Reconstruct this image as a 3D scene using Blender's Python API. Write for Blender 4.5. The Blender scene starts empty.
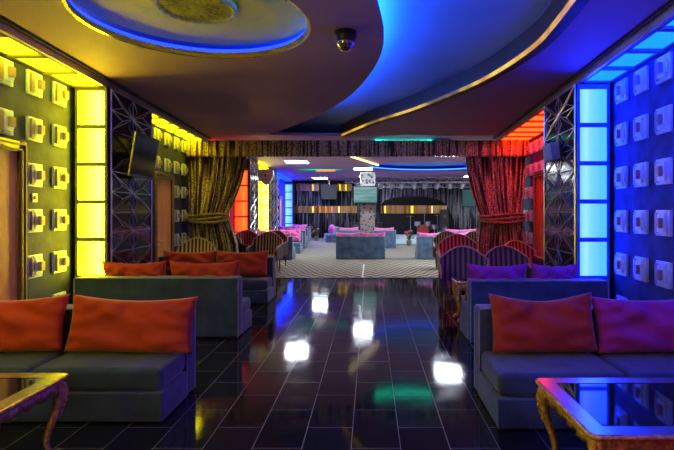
import bpy, math, random
from mathutils import Vector, Matrix, noise
random.seed(7)
S = bpy.context.scene
COL = S.collection
PI = math.pi
F = 480.0; CX = 370.0; CY = 210.5; H = 1.6

# ---------------------------------------------------------------- camera, world, exposure
cd = bpy.data.cameras.new('camera'); cam = bpy.data.objects.new('camera', cd); COL.objects.link(cam)
cd.sensor_width = 36; cd.lens = 36 * F / 674
cd.shift_x = -(CX - 337) / 674; cd.shift_y = -(225 - CY) / 674
cd.clip_start = 0.05; cd.clip_end = 200
cam.location = (0, 0, H); cam.rotation_euler = (PI / 2, 0, 0)
S.camera = cam
W = bpy.data.worlds.new('world'); S.world = W; W.use_nodes = True
W.node_tree.nodes['Background'].inputs[0].default_value = (0.30, 0.22, 0.45, 1)
W.node_tree.nodes['Background'].inputs[1].default_value = 0.02
S.view_settings.view_transform = 'Standard'; S.view_settings.look = 'None'
S.view_settings.exposure = 0.0; S.view_settings.gamma = 1.0; S.view_settings.use_curve_mapping = False
S.cycles.max_bounces = 8; S.cycles.diffuse_bounces = 4; S.cycles.glossy_bounces = 4
S.cycles.sample_clamp_indirect = 4.0
S.cycles.use_denoising = True
try: S.cycles.caustics_reflective = False; S.cycles.caustics_refractive = False
except Exception: pass

# light strengths in one place
L_YELLOW = (26.0, 21.0, 0.012); L_BLUE = (0.07, 0.56, 26.0); L_RED = (3.0, 0.16, 0.01)
def area(name, loc, size, col, power, rot=(0, 0, 0)):
    ld = bpy.data.lights.new(name, 'AREA'); ld.shape = 'RECTANGLE'; ld.size, ld.size_y = size
    ld.color = col; ld.energy = power
    o = bpy.data.objects.new(name, ld); COL.objects.link(o); o.location = loc; o.rotation_euler = rot
    return o
# warm fill lights added over the viewpoint, unseen, to light the near sofas
area('near_fill_light', (-1.2, 0.3, 3.28), (1.0, 0.4), (1.0, 0.50, 0.30), 14)
area('near_fill_light', (1.4, 0.3, 3.28), (1.0, 0.4), (1.0, 0.45, 0.30), 16)
# unseen fill lights added beside the far hall to brighten it and the stage
area('far_fill_light', (5.2, 15.0, 3.25), (0.6, 2.0), (0.95, 0.95, 1.0), 340)
area('far_fill_light', (5.2, 20.0, 3.25), (0.6, 2.0), (0.9, 0.93, 1.0), 200)

# ---------------------------------------------------------------- materials
MATS = {}
def nm(name):
    m = bpy.data.materials.new(name); m.use_nodes = True
    nt = m.node_tree; b = nt.nodes['Principled BSDF']
    MATS[name] = m
    return m, nt, b
def mix(nt, fac, a, b):
    n = nt.nodes.new('ShaderNodeMix'); n.data_type = 'RGBA'
    if isinstance(fac, (int, float)): n.inputs[0].default_value = fac
    else: nt.links.new(fac, n.inputs[0])
    for k, v in ((6, a), (7, b)):
        if isinstance(v, tuple): n.inputs[k].default_value = (*v[:3], 1)
        else: nt.links.new(v, n.inputs[k])
    return n.outputs[2]
def ramp(nt, f, stops):
    n = nt.nodes.new('ShaderNodeValToRGB'); nt.links.new(f, n.inputs[0])
    e = n.color_ramp.elements
    while len(e) < len(stops): e.new(0.5)
    for i, (p, c) in enumerate(stops):
        e[i].position = p; e[i].color = (*(c if isinstance(c, tuple) else (c, c, c)), 1)
    return n.outputs[0]
def coord(nt, scale=(1, 1, 1), kind='Object'):
    t = nt.nodes.new('ShaderNodeTexCoord'); m = nt.nodes.new('ShaderNodeMapping')
    nt.links.new(t.outputs[kind], m.inputs[0]); m.inputs['Scale'].default_value = scale
    return m.outputs[0]
def noi(nt, vec, scale, detail=3, rough=0.5):
    n = nt.nodes.new('ShaderNodeTexNoise'); nt.links.new(vec, n.inputs['Vector'])
    n.inputs['Scale'].default_value = scale; n.inputs['Detail'].default_value = detail; n.inputs['Roughness'].default_value = rough
    return n.outputs[0]
def math_(nt, op, a, b=None, c=None):
    n = nt.nodes.new('ShaderNodeMath'); n.operation = op
    for i, v in enumerate((a, b, c)):
        if v is None: continue
        if isinstance(v, (int, float)): n.inputs[i].default_value = v
        else: nt.links.new(v, n.inputs[i])
    return n.outputs[0]
def bump(nt, b, h, s=0.3, d=0.01):
    n = nt.nodes.new('ShaderNodeBump'); n.inputs['Strength'].default_value = s; n.inputs['Distance'].default_value = d
    nt.links.new(h, n.inputs['Height']); nt.links.new(n.outputs[0], b.inputs['Normal'])
def simple(name, c, rough=0.6, metal=0.0, var=0.25, vs=8.0, bmp=0.0, sheen=0.0, spec=0.5, stretch=(1, 1, 1)):
    m, nt, b = nm(name)
    v = coord(nt, stretch); f = noi(nt, v, vs, 4)
    lo = tuple(x * (1 - var) for x in c); hi = tuple(min(1, x * (1 + var)) for x in c)
    nt.links.new(ramp(nt, f, [(0.3, lo), (0.7, hi)]), b.inputs['Base Color'])
    b.inputs['Roughness'].default_value = rough; b.inputs['Metallic'].default_value = metal
    b.inputs['Specular IOR Level'].default_value = spec
    if sheen: b.inputs['Sheen Weight'].default_value = sheen; b.inputs['Sheen Roughness'].default_value = 0.4
    if bmp: bump(nt, b, noi(nt, v, vs * 6, 3), bmp, 0.01)
    return m
def emis(name, c, s=1.0):
    m, nt, b = nm(name)
    b.inputs['Base Color'].default_value = (0.02, 0.02, 0.02, 1)
    b.inputs['Emission Color'].default_value = (*c, 1); b.inputs['Emission Strength'].default_value = s
    return m
def pane_mat(name, c, hot, side=1, strength=1.0):
    """a translucent light-box pane: a tube glows behind it near one side (c: away from the tube, hot: over it)"""
    m, nt, b = nm(name)
    t = nt.nodes.new('ShaderNodeTexCoord'); sp = nt.nodes.new('ShaderNodeSeparateXYZ'); nt.links.new(t.outputs['Object'], sp.inputs[0])
    d = math_(nt, 'ABSOLUTE', math_(nt, 'SUBTRACT', sp.outputs[0], 0.09 * side))
    g = ramp(nt, math_(nt, 'MULTIPLY', d, 4.0), [(0.0, 1.0), (0.22, 0.45), (0.8, 0.0)])
    nt.links.new(mix(nt, g, c, hot), b.inputs['Emission Color'])
    b.inputs['Emission Strength'].default_value = strength
    b.inputs['Base Color'].default_value = (0.3, 0.3, 0.3, 1); b.inputs['Roughness'].default_value = 0.25
    return m
pane_yellow = pane_mat('yellow_pane', L_YELLOW, (30, 26, 0.42), 1)
pane_blue = pane_mat('blue_pane', L_BLUE, (0.34, 0.86, 28.0), -1)
fill_yellow_rear = pane_mat('rear_yellow_fill', (17, 14.5, 0.01), (17, 14.5, 0.1), 1)
fill_blue_rear = pane_mat('rear_blue_fill', (0.02, 0.3, 1.6), (0.1, 0.5, 2.0), 1)
fill_red_rear = pane_mat('rear_red_fill', (4.5, 0.06, 0.01), (5.0, 0.12, 0.02), 1)
pane_red = pane_mat('red_pane', (10.0, 0.12, 0.01), (12.0, 0.30, 0.02), 1)
soffit_yellow = emis('yellow_soffit_glow', (9, 7.5, 0.02), 1.0)
soffit_yellow_b = emis('bright_yellow_soffit_glow', (12, 10, 0.03), 1.0)
soffit_red_far = emis('far_red_soffit_glow', (1.6, 0.12, 0.02), 1.0)
soffit_blue = emis('blue_soffit_glow', (0.01, 0.38, 32.0), 1.0)
soffit_red = emis('red_soffit_glow', (12, 0.24, 0.03), 1.0)
wall_m = simple('suede_wall', (0.022, 0.030, 0.11), 0.8, var=0.5, vs=5, bmp=0.3)
dark_m = simple('dark_paint', (0.02, 0.02, 0.022), 0.6, var=0.2)
ceil_m = simple('ceiling_paint', (0.45, 0.265, 0.56), 0.7, var=0.04, vs=1)
cove_m = simple('cove_glow_tint', (0.24, 0.45, 0.88), 0.6, var=0.05, vs=2)  # pale plate with the blue cove light put into its colour
fascia_m = simple('brown_shaded_fascia', (0.09, 0.035, 0.02), 0.45, var=0.2, vs=3)  # brown, darkened so the fascia's shade sits in the colour
trim_m = simple('bronze_trim', (0.50, 0.38, 0.36), 0.3, metal=0.4, var=0.3, vs=2)
m, nt, b = nm('gold_edge_glow')  # glints along the swirl trim painted in as patchy gold emission
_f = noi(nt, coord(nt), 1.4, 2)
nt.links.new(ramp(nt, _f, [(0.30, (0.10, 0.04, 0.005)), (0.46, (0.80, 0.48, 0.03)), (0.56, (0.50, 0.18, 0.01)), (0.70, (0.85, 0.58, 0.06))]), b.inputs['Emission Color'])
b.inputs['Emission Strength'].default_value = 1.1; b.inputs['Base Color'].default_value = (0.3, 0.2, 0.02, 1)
goldtrim_m = simple('gold_trim', (0.95, 0.66, 0.20), 0.15, metal=1.0, var=0.4, vs=1.5)
frame_m = simple('column_frame', (0.16, 0.16, 0.16), 0.5, var=0.1)
frame_blue_lit_m = simple('blue_lit_column_frame', (0.05, 0.22, 0.55), 0.5, var=0.1)  # column frame with the blue light falling on it put into the colour
silver_m = simple('silver_metal', (0.72, 0.72, 0.74), 0.3, metal=0.85, var=0.1)
glassblack_m = simple('black_gloss_panel', (0.012, 0.012, 0.015), 0.12, var=0.2)
orn_m = simple('cream_gloss_tile', (0.58, 0.74, 0.80), 0.3, var=0.15, vs=6)
orn2_m = simple('brown_gloss_block', (0.34, 0.24, 0.20), 0.3, var=0.25, vs=8)
door_m = simple('orange_wood', (0.90, 0.34, 0.08), 0.45, var=0.25, vs=2, stretch=(3, 3, 0.4))
doorfr_m = simple('dark_gold_frame', (0.13, 0.085, 0.035), 0.4, var=0.3, metal=0.3)
doorred_m = simple('red_lacquer_wood', (0.75, 0.13, 0.04), 0.4, var=0.2, vs=2, stretch=(3, 3, 0.4))
def velvet(name, c, var=0.35, sheen=0.35):
    m = simple(name, c, 0.85, var=var, vs=4.5, bmp=0.25, sheen=sheen, spec=0.2); return m
sofa_m = velvet('slate_velvet', (0.046, 0.080, 0.125))
sofa_far_m = velvet('blue_slate_velvet', (0.10, 0.17, 0.27), 0.4)
piping_m = simple('pale_piping', (0.38, 0.40, 0.42), 0.7)
cush_m = velvet('crimson_satin', (0.46, 0.055, 0.025), 0.15, 0.25)
cushp_m = velvet('blue_lit_red_satin', (0.42, 0.04, 0.18), 0.15, 0.25)  # red satin, the blue light on this cushion put into its colour
cushv_m = velvet('violet_lit_red_satin', (0.38, 0.05, 0.30), 0.15, 0.25)  # red cushions by the blue column, blue light mixed into the colour
cushf_m = velvet('pink_satin', (0.80, 0.16, 0.46), 0.15, 0.3)
gold_m = simple('carved_gold', (0.75, 0.42, 0.13), 0.33, metal=0.75, var=0.5, vs=40, bmp=0.5)
wood_m = simple('mahogany', (0.16, 0.05, 0.025), 0.3, var=0.3, vs=6)
mirror_m = simple('smoked_mirror', (0.62, 0.62, 0.62), 0.22, metal=1.0, var=0.08, vs=6)
table_m = simple('black_table_glass', (0.01, 0.01, 0.012), 0.04, var=0.1)
plastic_m = simple('black_plastic', (0.015, 0.015, 0.017), 0.35)
white_m = simple('white_shell', (0.75, 0.75, 0.77), 0.4)
chrome_m = simple('dome_glass', (0.65, 0.62, 0.6), 0.12, metal=0.9)
pot_m = simple('grey_pot', (0.3, 0.3, 0.3), 0.5)
leaf_m = simple('green_leaf', (0.05, 0.14, 0.05), 0.5, var=0.5)
flower_m = simple('red_petal', (0.7, 0.06, 0.08), 0.6)
brass_m = simple('brass_cymbal', (0.7, 0.5, 0.2), 0.3, metal=1)
truss_m = simple('dull_aluminium', (0.50, 0.50, 0.53), 0.5, metal=0.3)
stage_m = simple('pale_stage_top', (0.60, 0.72, 0.80), 0.4, var=0.1)
screen_m = None
# floor
m, nt, b = nm('granite_tiles')
t = nt.nodes.new('ShaderNodeTexCoord'); sp = nt.nodes.new('ShaderNodeSeparateXYZ'); nt.links.new(t.outputs['Object'], sp.inputs[0])
cb = nt.nodes.new('ShaderNodeCombineXYZ')
nt.links.new(math_(nt, 'ADD', sp.outputs[1], 10.1), cb.inputs[0]); nt.links.new(math_(nt, 'ADD', sp.outputs[0], 0.127 + 9.99), cb.inputs[1])
br = nt.nodes.new('ShaderNodeTexBrick'); nt.links.new(cb.outputs[0], br.inputs['Vector'])
br.inputs['Scale'].default_value = 1.0; br.inputs['Mortar Size'].default_value = 0.0028; br.inputs['Mortar Smooth'].default_value = 0.1
br.inputs['Brick Width'].default_value = 0.62; br.inputs['Row Height'].default_value = 0.333
br.inputs['Color1'].default_value = (0.006, 0.008, 0.011, 1); br.inputs['Color2'].default_value = (0.013, 0.015, 0.018, 1)
br.inputs['Mortar'].default_value = (0.15, 0.145, 0.14, 1)
g = noi(nt, t.outputs['Object'], 90, 2); g2 = noi(nt, t.outputs['Object'], 5, 5, 0.65)
spk = ramp(nt, g, [(0.60, (0, 0, 0)), (0.74, (0.03, 0.036, 0.045))])
ad = nt.nodes.new('ShaderNodeMix'); ad.data_type = 'RGBA'; ad.blend_type = 'ADD'; ad.inputs[0].default_value = 1
nt.links.new(br.outputs['Color'], ad.inputs[6]); nt.links.new(spk, ad.inputs[7]); nt.links.new(ad.outputs[2], b.inputs['Base Color'])
rr = ramp(nt, g2, [(0.3, 0.03), (0.7, 0.12)]); nt.links.new(math_(nt, 'ADD', rr, math_(nt, 'MULTIPLY', br.outputs['Fac'], 0.4)), b.inputs['Roughness'])
b.inputs['Specular IOR Level'].default_value = 0.45
bump(nt, b, g, 0.06, 0.002)
# carpet
m, nt, b = nm('zigzag_carpet')
t = nt.nodes.new('ShaderNodeTexCoord'); sp = nt.nodes.new('ShaderNodeSeparateXYZ'); nt.links.new(t.outputs['Object'], sp.inputs[0])
tri = math_(nt, 'PINGPONG', sp.outputs[0], 0.15)
ph = math_(nt, 'ADD', math_(nt, 'MULTIPLY', sp.outputs[1], 1.0), math_(nt, 'MULTIPLY', tri, 2.6))
w_ = math_(nt, 'PINGPONG', ph, 0.22)
nn = noi(nt, t.outputs['Object'], 60, 2)
f_ = math_(nt, 'ADD', math_(nt, 'MULTIPLY', w_, 4.0), math_(nt, 'MULTIPLY', nn, 0.15))
nt.links.new(ramp(nt, f_, [(0.36, (0.40, 0.37, 0.27)), (0.50, (0.13, 0.12, 0.095))]), b.inputs['Base Color'])
b.inputs['Roughness'].default_value = 0.95; bump(nt, b, nn, 0.4, 0.01)
# sequin curtain
def curtain_mat(name, dark, bright, sc=26.0, thr=0.5, kind='Object'):
    m, nt, b = nm(name)
    v = coord(nt, (1, 1, 0.10) if kind == 'Object' else (1, 0.035, 1), kind); f1 = noi(nt, v, sc, 1)
    v2 = coord(nt, (1, 1, 1)); f2 = noi(nt, v2, 42, 2)
    f = math_(nt, 'MULTIPLY', ramp(nt, f1, [(thr, 0.0), (thr + 0.07, 1.0)]), ramp(nt, f2, [(0.40, 0.08), (0.58, 1.0)]))
    nt.links.new(mix(nt, f, dark, bright), b.inputs['Base Color'])
    b.inputs['Roughness'].default_value = 0.5; b.inputs['Specular IOR Level'].default_value = 0.3
    bump(nt, b, f1, 0.6, 0.02)
    return m
curt_m = curtain_mat('sequin_drape', (0.05, 0.032, 0.03), (0.95, 0.76, 0.46), 24, 0.47, 'UV')
val_m = curtain_mat('sequin_fringe', (0.07, 0.045, 0.035), (0.95, 0.70, 0.34), 22, 0.41, 'UV')
string_m = curtain_mat('grey_strings', (0.018, 0.018, 0.024), (0.30, 0.30, 0.34), 9, 0.50)
# striped upholstery
def stripe(name, a, c, period):
    m, nt, b = nm(name)
    t = nt.nodes.new('ShaderNodeTexCoord'); sp = nt.nodes.new('ShaderNodeSeparateXYZ'); nt.links.new(t.outputs['Object'], sp.inputs[0])
    f = math_(nt, 'MULTIPLY', math_(nt, 'PINGPONG', sp.outputs[0], period / 2), 2 / period)
    nt.links.new(ramp(nt, f, [(0.42, a), (0.56, c)]), b.inputs['Base Color'])
    b.inputs['Roughness'].default_value = 0.75
    return m
stripe_gold = stripe('gold_striped_fabric', (0.62, 0.50, 0.26), (0.035, 0.03, 0.02), 0.075)
stripe_red = stripe('red_striped_fabric', (0.50, 0.16, 0.10), (0.05, 0.018, 0.018), 0.075)
stripe_dark = stripe('dark_striped_fabric', (0.24, 0.17, 0.13), (0.045, 0.03, 0.03), 0.085)
leather_m = simple('dark_chair_side', (0.07, 0.045, 0.04), 0.5)
cream_m = simple('cream_piping', (0.60, 0.48, 0.30), 0.5)
simple('antique_gold', (0.55, 0.55, 0.14), 0.6, var=0.4, vs=30)
# painted sky disc
m, nt, b = nm('painted_sky')
v = coord(nt); f = noi(nt, v, 2.2, 4); f2 = noi(nt, v, 26, 1)
base = ramp(nt, f, [(0.35, (0.88, 0.92, 0.02)), (0.55, (0.90, 0.84, 0.04)), (0.75, (0.25, 0.62, 0.12))])
nt.links.new(mix(nt, ramp(nt, f2, [(0.70, 0.0), (0.76, 0.7)]), base, (0.8, 0.85, 0.4)), b.inputs['Base Color'])
b.inputs['Roughness'].default_value = 0.7
# screens (they emit)
m, nt, b = nm('screen_picture'); screen_m = m
v = coord(nt, (0.6, 1, 5)); f = noi(nt, v, 1.6, 3)
nt.links.new(ramp(nt, f, [(0.35, (0.02, 0.20, 0.17)), (0.5, (0.09, 0.27, 0.26)), (0.66, (0.22, 0.38, 0.38))]), b.inputs['Emission Color'])
b.inputs['Emission Strength'].default_value = 0.9; b.inputs['Base Color'].default_value = (0.01, 0.01, 0.01, 1)
# bronze band, white and black lattice
m, nt, b = nm('bronze_band')
v = coord(nt, (1, 1, 0.03)); f = noi(nt, v, 3.2, 2)
nt.links.new(ramp(nt, f, [(0.36, (0.10, 0.055, 0.03)), (0.52, (0.55, 0.27, 0.06)), (0.62, (0.30, 0.28, 0.26)), (0.72, (0.60, 0.25, 0.06))]), b.inputs['Base Color'])
b.inputs['Metallic'].default_value = 0.5; b.inputs['Roughness'].default_value = 0.3
m, nt, b = nm('damask')
v = coord(nt); vo = nt.nodes.new('ShaderNodeTexVoronoi'); nt.links.new(v, vo.inputs['Vector']); vo.inputs['Scale'].default_value = 7
nt.links.new(ramp(nt, vo.outputs['Distance'], [(0.28, (0.05, 0.04, 0.04)), (0.40, (0.24, 0.20, 0.19))]), b.inputs['Base Color'])
b.inputs['Roughness'].default_value = 0.5
m, nt, b = nm('lit_damask')
v = coord(nt); vo = nt.nodes.new('ShaderNodeTexVoronoi'); nt.links.new(v, vo.inputs['Vector']); vo.inputs['Scale'].default_value = 6
nt.links.new(ramp(nt, vo.outputs['Distance'], [(0.25, (0.05, 0.05, 0.07)), (0.45, (0.62, 0.62, 0.68))]), b.inputs['Emission Color'])
b.inputs['Emission Strength'].default_value = 0.6; b.inputs['Base Color'].default_value = (0.05, 0.05, 0.06, 1)
lamp_white = emis('white_lamp', (0.80, 0.88, 1.0), 62.0)
lamp_small = emis('spot_bulb', (0.9, 0.95, 1.0), 22.0)
led_ring_m = emis('ring_led', (0.003, 0.012, 1.0), 12.0)
led_blue = emis('blue_led', (0.004, 0.014, 1.0), 7.0)
led_blue_soft = emis('swirl_led', (0.015, 0.15, 1.0), 72.0)
led_blue_far = emis('far_blue_led', (0.02, 0.13, 1.0), 6.0)
led_teal_far = emis('far_teal_led', (0.01, 0.75, 0.45), 1.2)
led_teal = emis('teal_led', (0.002, 0.80, 0.40), 7.0)
led_orange = emis('orange_led', (1.0, 0.25, 0.02), 1.2)
led_warm = emis('warm_led', (1.0, 0.85, 0.35), 2.0)
led_yellow = emis('yellow_led', (1.0, 0.8, 0.03), 1.3)
stage_glow = emis('stage_glow', (0.45, 0.70, 0.85), 0.8)

# ---------------------------------------------------------------- mesh helpers
class MB:
    def __init__(s): s.v = []; s.f = []; s.uv = None
    def add(s, vs, fs, M=None):
        o = len(s.v)
        for p in vs: s.v.append(tuple(M @ Vector(p)) if M is not None else tuple(p))
        for f in fs: s.f.append(tuple(i + o for i in f))
        return s
    def box(s, x0, x1, y0, y1, z0, z1, M=None):
        vs = [(x, y, z) for x in (x0, x1) for y in (y0, y1) for z in (z0, z1)]
        return s.add(vs, [(0, 1, 3, 2), (4, 6, 7, 5), (0, 4, 5, 1), (2, 3, 7, 6), (0, 2, 6, 4), (1, 5, 7, 3)], M)
    def prism(s, pts, z0, z1, M=None):
        n = len(pts); vs = [(x, y, z0) for x, y in pts] + [(x, y, z1) for x, y in pts]
        fs = [tuple(range(n - 1, -1, -1)), tuple(range(n, 2 * n))] + [(i, (i + 1) % n, n + (i + 1) % n, n + i) for i in range(n)]
        return s.add(vs, fs, M)
    def tube(s, pts, r, n=8, closed=False, M=None):
        pts = [Vector(p) for p in pts]; k = len(pts); rs = r if isinstance(r, (list, tuple)) else [r] * k
        vs = []; fs = []
        up = Vector((0, 0, 1)); prev = None
        for i, p in enumerate(pts):
            a = pts[(i - 1) % k] if (closed or i > 0) else p; c = pts[(i + 1) % k] if (closed or i < k - 1) else p
            d = (c - a).normalized()
            ref = prev if prev is not None else (up if abs(d.z) < 0.9 else Vector((1, 0, 0)))
            x = (ref - d * ref.dot(d)).normalized(); prev = x; y = d.cross(x)
            for j in range(n):
                t = 2 * PI * j / n; vs.append(p + (x * math.cos(t) + y * math.sin(t)) * rs[i])
        m = k if closed else k - 1
        for i in range(m):
            for j in range(n):
                a = i * n + j; b_ = i * n + (j + 1) % n; c = ((i + 1) % k) * n + (j + 1) % n; d_ = ((i + 1) % k) * n + j
                fs.append((a, b_, c, d_))
        if not closed: fs.append(tuple(range(n - 1, -1, -1))); fs.append(tuple(range((k - 1) * n, k * n)))
        return s.add(vs, fs, M)
    def lathe(s, prof, n=24, M=None):
        vs = []; fs = []
        for r, z in prof:
            for j in range(n):
                t = 2 * PI * j / n; vs.append((r * math.cos(t), r * math.sin(t), z))
        for i in range(len(prof) - 1):
            for j in range(n):
                fs.append((i * n + j, i * n + (j + 1) % n, (i + 1) * n + (j + 1) % n, (i + 1) * n + j))
        if prof[0][0] > 1e-4: fs.append(tuple(range(n - 1, -1, -1)))
        if prof[-1][0] > 1e-4: fs.append(tuple(range((len(prof) - 1) * n, len(prof) * n)))
        return s.add(vs, fs, M)
    def build(s, name, mat, parent=None, bevel=0, smooth=False, seg=2):
        me = bpy.data.meshes.new(name); me.from_pydata(s.v, [], s.f); me.update()
        import bmesh
        bm = bmesh.new(); bm.from_mesh(me)
        if not s.uv: bmesh.ops.remove_doubles(bm, verts=bm.verts, dist=1e-6)
        bmesh.ops.recalc_face_normals(bm, faces=bm.faces); bm.to_mesh(me); bm.free()
        if s.uv:
            ul = me.uv_layers.new(name='UVMap')
            for lp in me.loops: ul.data[lp.index].uv = s.uv[lp.vertex_index]
        me.materials.append(MATS[mat] if isinstance(mat, str) else mat)
        if smooth:
            for p in me.polygons: p.use_smooth = True
        o = bpy.data.objects.new(name, me); COL.objects.link(o)
        if parent: o.parent = parent
        if bevel:
            md = o.modifiers.new('bevel', 'BEVEL'); md.width = bevel; md.segments = seg; md.limit_method = 'ANGLE'
            for p in me.polygons: p.use_smooth = True
            try:
                wn = o.modifiers.new('normals', 'WEIGHTED_NORMAL'); wn.keep_sharp = True
            except Exception: pass
        return o
def tag(o, label, cat, group=None, kind=None):
    o['label'] = label; o['category'] = cat
    if group: o['group'] = group
    if kind: o['kind'] = kind
    return o
def struct(o):
    o['kind'] = 'structure'; return o
def empty(name, loc, rz=0.0):
    o = bpy.data.objects.new(name, None); COL.objects.link(o); o.location = loc; o.rotation_euler = (0, 0, rz)
    o.empty_display_size = 0.1; return o
def copy_tree(o, parent=None):
    kids = list(o.children); c = o.copy(); COL.objects.link(c); c.parent = parent
    for ch in kids: copy_tree(ch, c)
    return c
def ZR(a): return Matrix.Rotation(a, 4, 'Z')
def TM(x, y, z, a=0): return Matrix.Translation((x, y, z)) @ ZR(a)

# wall lines (the walls open slightly towards the stage)
def xlr(y): return -(3.4125 + 0.0729 * y)
def xlf(y): return -(2.979 + 0.0729 * y)
def xrr(y): return 2.656 + 0.0625 * y
def xrf(y): return 2.25 + 0.0625 * y
def xrr2(y): return 2.97 + 0.0625 * y
def xfl(y): return -(3.12 + 0.043 * y)      # far hall, flush line on the left
def xflr(y): return xfl(y) - 0.43
ZC = 3.31; ZS = 3.20; TOP = 3.58
YB = -1.6; YCUR = 11.1; YEND = 28.0; XR = 6.6

# ---------------------------------------------------------------- structure
struct(MB().box(-6.2, XR, YB, 11.4, -0.1, 0).build('floor', 'granite_tiles'))
struct(MB().box(-6.2, XR, 11.4, YEND + .2, -0.1, 0.004).build('floor_carpeted', 'zigzag_carpet'))
def wall(name, pts, mat, z0=0, z1=TOP): return struct(MB().prism(pts, z0, z1).build(name, mat))
wall('wall_left', [(xlr(YB), YB), (xlr(11.45), 11.45), (xlr(11.45) - .3, 11.45), (xlr(YB) - .3, YB)], wall_m)
wall('wall_left_panelled', [(xlf(6.3), 6.3), (xlf(7.73), 7.73), (xlr(7.73), 7.73), (xlr(6.3), 6.3)], dark_m, 0, ZC)
wall('wall_right', [(xrr(YB), YB), (xrr(6.1), 6.1), (xrr(6.1) + .3, 6.1), (xrr(YB) + .3, YB)], wall_m)
wall('wall_right_panelled', [(xrf(6.07), 6.07), (xrf(7.4), 7.4), (xrr2(7.4), 7.4), (xrr2(6.07), 6.07)], dark_m, 0, ZC)
wall('wall_right_bay', [(xrr2(7.35), 7.35), (xrr2(11.6), 11.6), (xrr2(11.6) + .3, 11.6), (xrr2(7.35) + .3, 7.35)], wall_m)
wall('wall_back', [(-4.2, YB), (3.6, YB), (3.6, YB - .2), (-4.2, YB - .2)], dark_m)
# beyond the drapes
wall('wall_left_far', [(xflr(11.4), 11.4), (xflr(YEND), YEND), (xflr(YEND) - .3, YEND), (xflr(11.4) - .3, 11.4)], wall_m)
wall('wall_left_pier', [(xfl(14.9), 14.9), (xfl(16.4), 16.4), (xflr(16.4), 16.4), (xflr(14.9), 14.9)], dark_m, 0, ZC)
wall('wall_left_pier.001', [(xfl(18.8), 18.8), (xfl(20.6), 20.6), (xflr(20.6), 20.6), (xflr(18.8), 18.8)], dark_m, 0, ZC)
wall('wall_left_pier.002', [(xfl(26.5), 26.5), (xfl(YEND), YEND), (xflr(YEND), YEND), (xflr(26.5), 26.5)], dark_m, 0, ZC)
wall('wall_front', [(-6, YEND), (XR, YEND), (XR, YEND + .2), (-6, YEND + .2)], dark_m)
wall('wall_right_far', [(XR, 11.5), (XR, YEND), (XR + .2, YEND), (XR + .2, 11.5)], dark_m)
wall('wall_front_wing', [(xrr2(11.6), 11.5), (XR, 11.5), (XR, 11.6), (xrr2(11.6), 11.6)], dark_m)

# ceiling: a lower skin with a round, a swirling and two oval openings, and an upper skin above it
def catmull(pts, n=8, closed=False):
    out = []; k = len(pts)
    rng = k if closed else k - 1
    for i in range(rng):
        p0 = pts[(i - 1) % k] if closed or i > 0 else pts[0]; p1 = pts[i]; p2 = pts[(i + 1) % k]
        p3 = pts[(i + 2) % k] if closed or i + 2 < k else pts[-1]
        for j in range(n):
            t = j / n
            out.append(tuple(0.5 * (2 * a1 + (a2 - a0) * t + (2 * a0 - 5 * a1 + 4 * a2 - a3) * t * t + (3 * a1 - a0 - 3 * a2 + a3) * t ** 3)
                             for a0, a1, a2, a3 in zip(p0, p1, p2, p3)))
    if not closed: out.append(tuple(pts[-1]))
    return out
CIRC = (-1.58, 4.36, 1.02)
circ = [(CIRC[0] + CIRC[2] * math.cos(2 * PI * i / 72), CIRC[1] + CIRC[2] * math.sin(2 * PI * i / 72)) for i in range(72)]
leftc = catmull([(-0.30, 1.2), (-0.18, 2.6), (0.04, 3.88), (0.14, 4.93), (0.0, 6.02), (-0.38, 7.38), (-1.13, 9.0), (-2.3, 10.85)], 8)
rightc = catmull([(-0.62, 11.0), (0.06, 9.43), (0.75, 8.2), (1.21, 7.16), (1.54, 6.25), (1.74, 5.15), (1.73, 4.37), (1.60, 3.2), (1.3, 1.2)], 8)
swirl = leftc + rightc
def oval(cx, cy, rx, ry, n=48): return [(cx + rx * math.cos(2 * PI * i / n), cy + ry * math.sin(2 * PI * i / n)) for i in range(n)]
OV1 = (2.35, 19.0, 2.4, 2.2); OV2 = (-2.1, 20.6, 1.2, 0.8); OV3 = (0.95, 12.3, 1.2, 1.5)
ov1 = oval(*OV1); ov2 = oval(*OV2); ov3 = oval(*OV3)
cu = bpy.data.curves.new('ceiling', 'CURVE'); cu.dimensions = '2D'; cu.fill_mode = 'BOTH'; cu.extrude = 0.03
outer = [(xlf(YB), YB), (xrf(YB), YB), (xrf(11.45), 11.45), (XR, 11.45), (XR, YEND), (-6, YEND), (-6, 11.45), (xlf(11.45), 11.45)]
for pts in (outer, circ, swirl, ov1, ov2, ov3):
    sp = cu.splines.new('POLY'); sp.points.add(len(pts) - 1); sp.use_cyclic_u = True
    for i, p in enumerate(pts): sp.points[i].co = (p[0], p[1], 0, 1)
tmp = bpy.data.objects.new('tmp', cu); COL.objects.link(tmp); bpy.context.view_layer.update()
me = bpy.data.meshes.new_from_object(tmp.evaluated_get(bpy.context.evaluated_depsgraph_get()))
bpy.data.objects.remove(tmp)
ce = bpy.data.objects.new('ceiling', me); COL.objects.link(ce); ce.location = (0, 0, ZC + 0.03)
me.materials.clear(); me.materials.append(ceil_m); me.name = 'ceiling'; struct(ce)
struct(MB().box(-6.3, XR + .2, YB - .2, YEND + .2, TOP, TOP + .1).build('ceiling_upper', 'cove_glow_tint'))
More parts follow.
